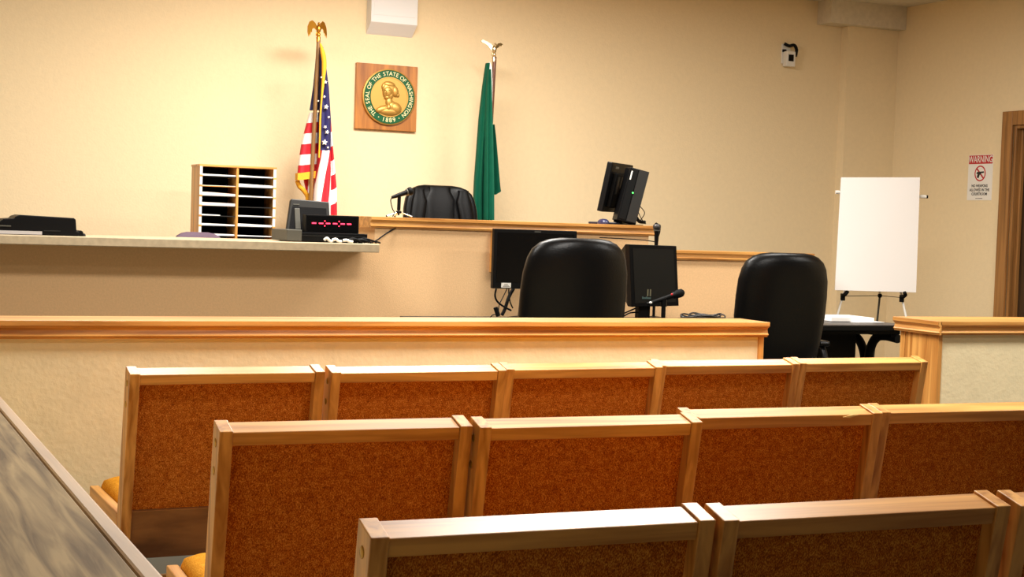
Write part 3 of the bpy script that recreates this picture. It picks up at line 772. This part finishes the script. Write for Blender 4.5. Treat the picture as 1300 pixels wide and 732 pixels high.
# easel
E0, E1 = at(1068, 225, y=8.20), at(1168, 225, y=8.03)
B0, B1 = at(1060, 368, y=8.10), at(1163, 371, y=7.93)
nrm = (E1-E0).cross(B0-E0).normalized(); nrm = nrm if nrm.y > 0 else -nrm
t = tag(MB((B0+B1)/2).hexa([B0, B1, E1, E0, B0+nrm*.008, B1+nrm*.008, E1+nrm*.008, E0+nrm*.008]).build('presentation_board', white), 'blank white presentation board standing on the easel', 'board')
t.location = (B0+B1)/2
for k in (0,): pass
cx = (B0+B1)/2
t = thing('easel', 'thin aluminium tripod easel with black clamps holding the white board', 'easel', (cx.x, cx.y+.1, 0))
L = t.location
K0, K1 = at(1072, 374, y=8.12), at(1147, 376, y=7.97)
rv = (B1-B0).normalized()
apex = (E0+E1)/2+nrm*.05
for Kp, sgn in ((K0, -1), (K1, 1)):
    foot = Vector((Kp.x+sgn*rv.x*.22-nrm.x*.02, Kp.y+sgn*rv.y*.22-nrm.y*.02, .0))
    top = Kp+(Kp-foot)*.0
    m = MB(L); m.tube([Kp+nrm*.03, Vector((foot.x, foot.y, .008))], .0075, 8); lg = m.build('leg', whitep, t, smooth=40)
    m = MB(L); m.tube([Kp+nrm*.03, apex+rv*sgn*.03-Vector((0, 0, .25))], .0075, 8); m.build('upper_leg', steel, lg, smooth=40)
    m = MB(L); m.ball(Vector((foot.x, foot.y, .012)), .012, 10); m.build('foot', blackm, lg, smooth=50)
    m = MB(L); m.tube([Kp+nrm*.03-Vector((0, 0, .035)), Kp+nrm*.03+Vector((0, 0, .012))], .016, 10)
    m.tube([Kp+nrm*.02+Vector((0, 0, -.004)), Kp-nrm*.035+Vector((0, 0, .006)), Kp-nrm*.04+Vector((-.012*sgn, 0, .022))], [.014, .013, .012], 10)
    m.build('clamp', blackm, lg, smooth=50)
hub = at(1117, 375, y=8.17)
rear = Vector((hub.x+nrm.x*.45, hub.y+nrm.y*.45, 0))
m = MB(L); m.tube([hub, Vector((hub.x+nrm.x*.15, hub.y+nrm.y*.15, 0.01))], .007, 8); m.build('rear_leg', greyp, t, smooth=40)
m = MB(L); m.tube([apex-Vector((0, 0, .25)), hub], .008, 8); m.build('mast', steel, t, smooth=40)
m = MB(L); m.tube([K0+nrm*.03+Vector((0, 0, -.005)), hub, K1+nrm*.03+Vector((0, 0, -.005))], .0025, 6); m.build('crossbar', greyp, t, smooth=40)
m = MB(L); m.ball(hub, .016, 10); m.build('hub', blackm, t, smooth=50)
W0, W1 = at(1062, 243, y=8.225), at(1177, 249, y=8.03)
W0 += nrm*.02; W1 += nrm*.02
m = MB(L); m.tube([W0, W0.lerp(W1, .06)], .012, 8); m.tube([W0.lerp(W1, .93), W1], .012, 8); m.tube([W0, W1], .006, 8); m.build('top_bar', whitep, t, smooth=40)
m = MB(L); m.tube([W1, W1+(W1-W0).normalized()*.012], .011, 8); m.build('bar_tip', blackm, t, smooth=40)

# ------------------------------------------------------------------ wall things
def text_mesh(mb_list, txt, size, place, extrude=.0012, bold=0):
    cu_ = bpy.data.curves.new('txt', 'FONT'); cu_.body = txt; cu_.size = size; cu_.align_x = 'CENTER'; cu_.align_y = 'CENTER'; cu_.extrude = extrude; cu_.offset = bold; cu_.resolution_u = 3
    o = bpy.data.objects.new('txt', cu_); COL.objects.link(o)
    dg = bpy.context.evaluated_depsgraph_get(); me = o.evaluated_get(dg).to_mesh()
    bm = mb_list.bm; vm = [bm.verts.new(place(v.co)) for v in me.vertices]
    for p_ in me.polygons:
        try: bm.faces.new([vm[i] for i in p_.vertices])
        except ValueError: pass
    o.evaluated_get(dg).to_mesh_clear()
    bpy.data.objects.remove(o); bpy.data.curves.remove(cu_)
# seal plaque
pc = (at(451, 79.5, y=10)+at(526.5, 167.5, y=10))/2
t = thing('seal_plaque', 'square wooden plaque with round green and gold seal on the back wall', 'plaque', (pc.x, YB, pc.z))
MB().box(-.2275, .2275, -.03, 0, -.229, .229).build('backboard', walnut_z, t, bev=.003)
Ry = Matrix.Translation((.012, -.03, .002)) @ Matrix.Rotation(PI/2, 4, 'X')
MB().lathe([(0, 0), (.196, 0), (.196, .018), (.188, .022), (.187, .018), (0, .018)], Ry, 64).build('outer_ring', goldp, t, smooth=40)
MB().lathe([(0, .017), (.188, .017), (.186, .021), (.138, .021), (.0, .021)], Ry, 64).build('green_band', greenp, t, smooth=40)
MB().lathe([(0, .019), (.140, .019), (.140, .026), (.134, .026), (.133, .0225), (0, .0235)], Ry, 64).build('centre_disc', goldp, t, smooth=40)
m = MB()
S_ = 'THE SEAL OF THE STATE OF WASHINGTON'
wid = {' ': .55, 'I': .5, 'W': 1.3, 'N': 1.08, 'O': 1.1, 'G': 1.08, 'H': 1.05, 'T': .95, 'S': .92, 'E': .88, 'L': .82, 'F': .84, 'A': 1.05}
tot = sum(wid.get(ch, 1) for ch in S_); ang = -142; span = 284
for ch in S_:
    wdt = wid.get(ch, 1)*span/tot; a = rad(ang+wdt/2); ang += wdt
    if ch == ' ': continue
    def place(v, a=a):
        x, z = v.x, v.y+.1625
        return Vector((.012+x*math.cos(a)+z*math.sin(a), -.0515-v.z, .002-x*math.sin(a)+z*math.cos(a)))
    text_mesh(m, ch, .040, place)
m.build('motto_lettering', letterp, t)
m = MB()
for k, ch in enumerate('1889'):
    a = rad((k-1.5)*9.5)
    def place(v, a=a):
        x, z = v.x, v.y-.1625
        return Vector((.012+x*math.cos(a)-z*math.sin(a), -.0515-v.z, .002+x*math.sin(a)+z*math.cos(a)))
    text_mesh(m, ch, .044, place)
for a in (-28, 28):
    m.ball((.012+.1625*math.sin(rad(a)), -.0515, .002-.1625*math.cos(rad(a))), .0045, 8)
m.build('year_lettering', letterp, t)
# raised bust in the centre
m = MB()
def eb(x, z, rx, ry, rz, tilt=0, dy=0): m.ball((.012+x, -.053-dy, .002+z), (rx, ry, rz), 16, Matrix.Rotation(rad(tilt), 4, 'Y'))
eb(-.016, .034, .038, .026, .050, 6)          # face
eb(-.004, .058, .056, .018, .046, 0)          # hair mass
eb(-.004, .086, .046, .020, .024, 8)          # crown
eb(.040, .040, .026, .020, .040, -10)         # hair at the side
eb(.058, .018, .016, .014, .018, -30)         # curl
eb(-.046, .074, .016, .014, .026, 15)
eb(-.030, .030, .007, .014, .016, 12, .018)   # nose
eb(-.020, -.004, .022, .018, .016, 0, .006)   # chin
eb(.004, .010, .024, .018, .030, 0, .002)     # cheek
eb(-.002, -.036, .028, .020, .044, -6)        # neck
eb(.0, -.100, .088, .022, .030, 0)            # chest
eb(-.046, -.086, .058, .020, .026, -18)       # near shoulder
eb(.046, -.074, .050, .026, .040, 28)         # far shoulder
eb(.016, -.064, .040, .022, .040, 0)          # collar
eb(-.008, -.072, .020, .022, .028, 10, .004)  # neckcloth
m.build('bust_relief', goldp, t, smooth=60)
m = MB()
for x in (-.040, -.012): m.ball((.012+x, -.0765, .046), (.0075, .003, .004), 8)
m.ball((.012-.024, -.0765, .013), (.011, .003, .0028), 8)
m.build('face_detail', plain('gold_shade', srgb(150, 112, 46), .5, metal=.5), t, smooth=60)

# white wall box above the plaque
p = [at(471, 27, y=9.9), at(530, 33, y=9.9)]
t = thing('wall_box', 'white box with slanted underside high on the wall above the plaque', 'wall box', ((p[0].x+p[1].x)/2, YB, p[0].z))
hw_ = (p[1].x-p[0].x)/2
MB().prism([(0, -.078), (-.10, 0), (-.10, .42), (0, .42)], lambda u, v, a: (a, u, v), -hw_, hw_).build('housing', plain('box_white', srgb(226, 226, 226), .6, bump=.3, bscale=300), t, bev=.004)
MB().box(-hw_+.02, hw_-.02, -.103, -.10, .05, .40).build('front_panel', plain('box_white', srgb(226, 226, 226), .6), t)

# wall sensor
pc = at(1003, 66, y=9.95)
t = thing('wall_sensor', 'small white sensor with black bracket high on the right of the back wall', 'sensor', (pc.x, YB, pc.z-.03))
MB().box(-.042, .042, -.07, -.012, -.085, .035).build('housing', whitep, t, bev=.006)
MB().box(-.026, .022, -.0735, -.07, -.045, .008).build('lens', blackp, t, bev=.003)
MB().box(-.05, .03, -.012, 0, -.06, .095).build('mount_plate', whitep, t, bev=.003)
m = MB(); m.tube(spline([(-.045, -.03, .095), (-.01, -.05, .078), (.03, -.06, .085), (.055, -.06, .055), (.06, -.05, .01)]), [.008]*8+[.02]*17+[.016]*8, 8) if False else m.tube(spline([(-.045, -.03, .095), (-.01, -.05, .078), (.03, -.06, .085), (.058, -.055, .05), (.06, -.04, .0)]), .013, 8)
m.build('bracket', blackp, t, smooth=50)
MB().box(-.048, -.02, -.03, -.012, .03, .05).build('latch', blackp, t)

# warning sign on the right wall
s0, s1, s2 = at(1230.5, 197, x=XR), at(1261.5, 195.5, x=XR), at(1229, 254, x=XR)
t = thing('warning_sign', 'white no-weapons warning sign with red header on the right wall', 'sign', (XR, (s0.y+s1.y)/2, (s0.z+s2.z)/2))
sw, sh = abs(s0.y-s1.y), abs(s0.z-s2.z)
def sg(u, v, d): return Vector((-d, -u*sw, v*sh))       # u to the viewer's right, v up
def sbox(name, u0, u1, v0, v1, d0, d1, mat):
    return MB().hexa([sg(u0, v0, d0), sg(u1, v0, d0), sg(u1, v1, d0), sg(u0, v1, d0), sg(u0, v0, d1), sg(u1, v0, d1), sg(u1, v1, d1), sg(u0, v1, d1)]).build(name, mat, t)
sbox('panel', -.5, .5, -.5, .5, 0, .003, signw)
sbox('header', -.485, .485, .30, .49, .003, .0035, signr)
m = MB(); text_mesh(m, 'WARNING', .062, lambda v: Vector((-.0042-v.z, -v.x*.86, v.y*1.15+.395*sh)), .0002, .0005); m.build('header_text', signw, t)
def st(txt, vv, size, sx=.9):
    text_mesh(m, txt, size, lambda v: Vector((-.0037-v.z, -v.x*sx, v.y+vv*sh)), .0002, .0007)
for tx_, vv_ in (('NO WEAPONS', -.185), ('ALLOWED IN THE', -.275), ('COURTROOM', -.365)):
    m = MB(); st(tx_, vv_, .029); m.build('message_line', ink, t)
m = MB()
for k in range(8): m.hexa([sg(-.14+.036*k, -.468, .003), sg(-.115+.036*k, -.468, .003), sg(-.115+.036*k, -.452, .003), sg(-.14+.036*k, -.452, .003), sg(-.14+.036*k, -.468, .0034), sg(-.115+.036*k, -.468, .0034), sg(-.115+.036*k, -.452, .0034), sg(-.14+.036*k, -.452, .0034)])
m.build('fine_print', ink, t)
zc = .09*sh; R_ = .060
m = MB(); n = 40
m.loft([[Vector((-d, -rr*math.cos(2*PI*k/n), zc+rr*math.sin(2*PI*k/n))) for k in range(n)] for rr, d in ((R_, .003), (R_, .0040), (R_-.010, .0040), (R_-.010, .003))], cap=False)
def sl(a, b): return Vector((-.0036, -a, zc+b))
q = .707*(R_-.006); e = .0045
m.hexa([Vector((-dd, -(sx*q+ox), zc+(-sx*q)+oz)) for dd in (.003, .0036) for sx, ox, oz in ((-1, -e, -e), (1, -e, -e), (1, e, e), (-1, e, e))])
m.build('prohibition_ring', signr, t)
gun = [(-.042, -.002), (-.036, .006), (-.030, .012), (.040, .016), (.042, .004), (.010, .001), (.008, -.008), (-.004, -.010), (-.014, -.036), (-.034, -.030), (-.026, -.004)]
m = MB(); m.prism(gun, lambda u, v, a: Vector((-a, -u*1.0, zc+v)), .003, .0044); m.build('pistol_symbol', ink, t)

# ------------------------------------------------------------------ flags
FY = 9.55
def drape(mb, rows, y0, depth, uvf, n=28, fold=0.25, kf=5, ph=0):
    """closed hanging fold of cloth; rows = (v, left, right) as surveyed outline"""
    bm = mb.bm; uvl = bm.loops.layers.uv.get('UVMap') or bm.loops.layers.uv.new('UVMap')
    # densify
    dense = []
    for (v0, l0, r0_), (v1, l1, r1_) in zip(rows, rows[1:]):
        k = max(2, int((v1-v0)/4))
        for i in range(k):
            s = i/k; dense.append((v0+(v1-v0)*s, l0+(l1-l0)*s, r0_+(r1_-r0_)*s))
    dense.append(rows[-1])
    rings, pxs = [], []
    for v, l, r in dense:
        ring, pr_ = [], []
        for k in range(n):
            a = 2*PI*k/n
            sx = math.cos(a); px_ = (l+r)/2+(r-l)/2*sx
            dd = depth*(.35+.65*min(1, (r-l)/16))
            yy = y0-dd*math.sin(a)*(1+fold*math.sin(kf*a+ph))
            p_ = at(px_, v, y=y0)
            ring.append(bm.verts.new(Vector((p_.x, yy, p_.z))-mb.off)); pr_.append((px_, v))
        rings.append(ring); pxs.append(pr_)
    def face(idx):
        f = bm.faces.new([rings[i][k] for i, k in idx])
        for lp, (i, k) in zip(f.loops, idx): lp[uvl].uv = (pxs[i][k][0]/100, uvf(*pxs[i][k]))
    for i in range(len(rings)-1):
        for k in range(n): face([(i, k), (i, (k+1) % n), (i+1, (k+1) % n), (i+1, k)])
    face([(0, k) for k in range(n)][::-1]); face([(len(rings)-1, k) for k in range(n)])

def flag_stand(parent, top, low, mat, r=.0135):
    d = (top-low); s = (low.z-.30)/d.z; ft = low-d*s
    L = parent.location
    MB(L).tube([ft+Vector((0, 0, .02)), top], r, 14).build('pole', mat, parent, smooth=40)
    MB(L).lathe([(0, 0), (.15, 0), (.15, .012), (.12, .03), (.05, .045), (.025, .07), (0, .07)], Matrix.Translation((ft.x, ft.y, .30)), 28).build('base', goldm, parent, smooth=40)
def eagle(parent, c, wings, mat, k, neck):
    """c: ball centre below the bird; k metres per survey unit"""
    L = parent.location; m = MB(L)
    m.lathe([(0, -9*k), (2.4*k, -9*k), (2.6*k, -3*k), (1.8*k, -1.5*k), (0, -1.5*k)], Matrix.Translation(c), 16)
    m.ball(c, 2.6*k, 14)
    m.ball(c+Vector((0, 0, 7*k)), (3.0*k, 3.2*k, 5.2*k), 14)
    m.ball(c+Vector((neck*k, -1.5*k, 13*k)), (1.7*k, 2.2*k, 2.0*k), 12)
    m.tube([c+Vector((neck*k, -2.5*k, 13*k)), c+Vector((neck*k*1.6-1.2*k, -4.5*k, 12.2*k))], [1.0*k, .2*k], 8)
    m.prism([(-2.2, 4), (2.2, 4), (3.0, -1), (0, -2.2), (-3.0, -1)], lambda u, v, a: c+Vector((u*k, a, v*k)), .5*k, 2.6*k)
    for lobe in wings:
        m.prism(lobe, lambda u, v, a: c+Vector((u*k, a+abs(u)*.55*k+(v-8)*.25*k, v*k)), -1.0*k, 1.0*k)
    m.build('eagle_finial', mat, parent, smooth=35, bev=.0015)

top, low = at(404.5, 50, y=FY), at(394, 262, y=FY)
t = thing('striped_flag', 'furled red, white and blue flag with gold fringe on a pole with gold eagle', 'flag', (low.x, FY, .30))
flag_stand(t, top, low, pole_wood)
k = (at(405.5, 40, y=FY)-at(404.5, 40, y=FY)).length
def mir(w): return [w, [(-a, b) for a, b in w][::-1]]
eagle(t, at(404.3, 44, y=FY), mir([(1.2, 9), (3.5, 14.5), (6.5, 17.5), (9.5, 16), (11.8, 10), (12.2, 3), (11.2, -3), (10.2, .5), (9.4, -1), (8.8, 3), (7.8, 2.5), (7, 6.5), (5.4, 8), (3.8, 7), (2.2, 4.5)]), goldm, k, -.3)
mb = MB(t.location)
V1 = lambda x, y: (y-143+.08*(x-390))/13.2
drape(mb, [(72, 401, 405), (110, 397.5, 406), (139.9, 393, 406.5)], FY+.062, .035, lambda x, y: -1)
drape(mb, [(143, 392.5, 406.5), (155, 389.5, 406), (180, 383, 405), (205, 379, 403.5), (222, 377.5, 402.5)], FY+.075, .055, V1)
drape(mb, [(222, 384, 402), (240, 388, 400), (258, 391, 399), (275, 391, 399)], FY+.085, .03, lambda x, y: 11+(x-395)/5)
drape(mb, [(60, 405.5, 410), (80, 405.5, 413), (110, 406, 417), (150, 405, 419.5), (191, 404, 419)], FY-.01, .05, lambda x, y: -1, ph=1)
VA = lambda x, y: 10.95+(x-(411.5-.155*(y-192)))/8.6-.35
drape(mb, [(191, 404, 419), (215, 402, 419.5), (245, 398.5, 419.5), (285, 396, 419)], FY-.01, .055, VA, ph=2)
VB = lambda x, y: 10+(y+.55*(x-418)-168)/18.5
drape(mb, [(150, 415, 419.5), (172, 416, 421), (200, 416.5, 423.5), (240, 416.5, 427), (285, 416, 427.5)], FY+.03, .05, VB, ph=.6)
link = mb.build('flag_cloth', flagm, t, smooth=60)
# stars on the canton
m = MB(t.location)
for a, b, s, rot in ((414.5, 135.5, 3.0, 10), (412.5, 180.5, 3.6, 5), (417.5, 148.5, 1.6, 30), (413.2, 161, 2.0, 40), (415.6, 167.5, 2.6, 15), (412, 122.5, 1.6, 20), (413.5, 104, 2.2, 0), (408.5, 98, 1.3, 10), (411.5, 83.5, 1.1, 0), (416.5, 187, 1.5, 0), (404.2, 128, 1.0, 0)):
    c_ = at(a, b, y=FY-.075); rr = s*k
    m.prism([((rr if q % 2 == 0 else rr*.42)*math.sin(rad(rot+36*q)), (rr if q % 2 == 0 else rr*.42)*math.cos(rad(rot+36*q))) for q in range(10)], lambda u, v, d_: c_+Vector((u, d_, v)), -.001, .018)
m.build('stars', white_cloth, t)
m = MB(t.location)
q = [at(a, b, y=FY-.072) for a, b in ((406.5, 55), (409.5, 66), (411.5, 80), (410.5, 100), (408.3, 125), (406.6, 150), (406, 175), (405, 200))]
m.tube(spline(q), [ (.006+.010*min(1, i/9) if i < 18 else .016-.010*min(1, (i-18)/14)) for i in range(len(spline(q)))], 10)
q = [at(a, b, y=FY+.012) for a, b in ((377.5, 224), (384, 223.5), (394, 222), (403, 221))]
rings = []
for i, p_ in enumerate(q): rings.append([p_+Vector((0, dy, dz)) for dy, dz in ((-.008, .022), (.05, .022), (.05, -.024), (-.008, -.024))])
m.loft(rings)
q = [at(a, b, y=FY+.06) for a, b in ((377.3, 229), (380, 236), (385, 241), (390, 248), (391, 254))]
m.tube(spline(q), .016, 10)
m.build('fringe', fringe_m, t, smooth=60)

top, low = at(628, 72, y=FY), at(623, 165, y=FY)
t = thing('green_flag', 'furled green flag on a dark pole topped by a silver eagle', 'flag', (low.x, FY, .30))
flag_stand(t, top, low, pole_dark)
wl = [(-.5, 9), (-3.5, 14), (-8, 17), (-12.5, 19.5), (-14.5, 18), (-14, 15.5), (-11, 14.5), (-8, 12), (-5.5, 8), (-2.5, 5)]
wr = [(1.5, 8), (4, 12.5), (8, 16), (13, 17), (17, 15.5), (14, 14), (13.5, 12.5), (10, 12.5), (8, 10.5), (5, 9), (2.5, 5)]
eagle(t, at(627.3, 69.5, y=FY), [wl, wr[::-1]], silverm, k, .6)
mb = MB(t.location)
Z = lambda x, y: 0
drape(mb, [(80, 617.5, 621), (110, 613, 619), (150, 608.5, 616), (190, 605.5, 613.5), (230, 602.5, 611.5), (255, 601.5, 611), (283, 603, 611)], FY-.01, .05, Z, fold=.42, ph=.5)
drape(mb, [(88, 619.5, 622), (120, 617.5, 623.5), (160, 616, 625), (200, 615.2, 626), (240, 614.5, 627), (279, 614.3, 627)], FY-.07, .05, Z, fold=.42, ph=2)
drape(mb, [(158, 624, 627), (175, 624, 629.5), (205, 624, 632), (235, 624, 634.5), (243, 625, 635.5), (247, 625, 629)], FY+.03, .045, Z, fold=.42, ph=1)
drape(mb, [(100, 615, 623), (150, 612, 623), (200, 608, 624), (283, 605, 625)], FY+.06, .03, Z)
mb.build('flag_cloth', green_cloth, t, smooth=60)
mb = MB(t.location)
drape(mb, [(79, 620.5, 622.5), (86, 620, 624.5), (105, 621.5, 625.2), (130, 622.5, 624.8), (150, 622.5, 624)], FY-.03, .02, Z)
mb.build('header_band', white_cloth, t, smooth=60)

# ------------------------------------------------------------------ light
def area(name, loc, sx, sy, power, col=(1, .96, .895), rot=(0, 0, 0)):
    l = bpy.data.lights.new(name, 'AREA'); l.shape = 'RECTANGLE'; l.size = sx; l.size_y = sy; l.energy = power; l.color = col
    o = bpy.data.objects.new(name, l); o.location = loc; o.rotation_euler = rot; COL.objects.link(o); return o
Zl = CH-.03
area('ceiling_lamp', (1.2, 7.0, Zl), 1.2, .6, 88)
area('ceiling_lamp', (3.2, 7.9, Zl), 1.2, .6, 168)
area('ceiling_lamp', (5.0, 7.0, Zl), 1.2, .6, 70)
area('ceiling_lamp', (2.6, 4.1, Zl), 1.2, .6, 135)
area('ceiling_lamp', (6.2, 4.0, Zl), 1.2, .6, 120)
area('ceiling_lamp', (2.2, 2.5, Zl), 1.2, .6, 32)
wd = bpy.data.worlds.new('world'); S.world = wd; wd.use_nodes = True
wd.node_tree.nodes['Background'].inputs['Color'].default_value = (1, .88, .70, 1)
wd.node_tree.nodes['Background'].inputs['Strength'].default_value = 0.16
S.view_settings.view_transform = 'Standard'
S.view_settings.look = 'None'
S.view_settings.exposure = 0.0
S.view_settings.gamma = 1
S.view_settings.use_curve_mapping = False
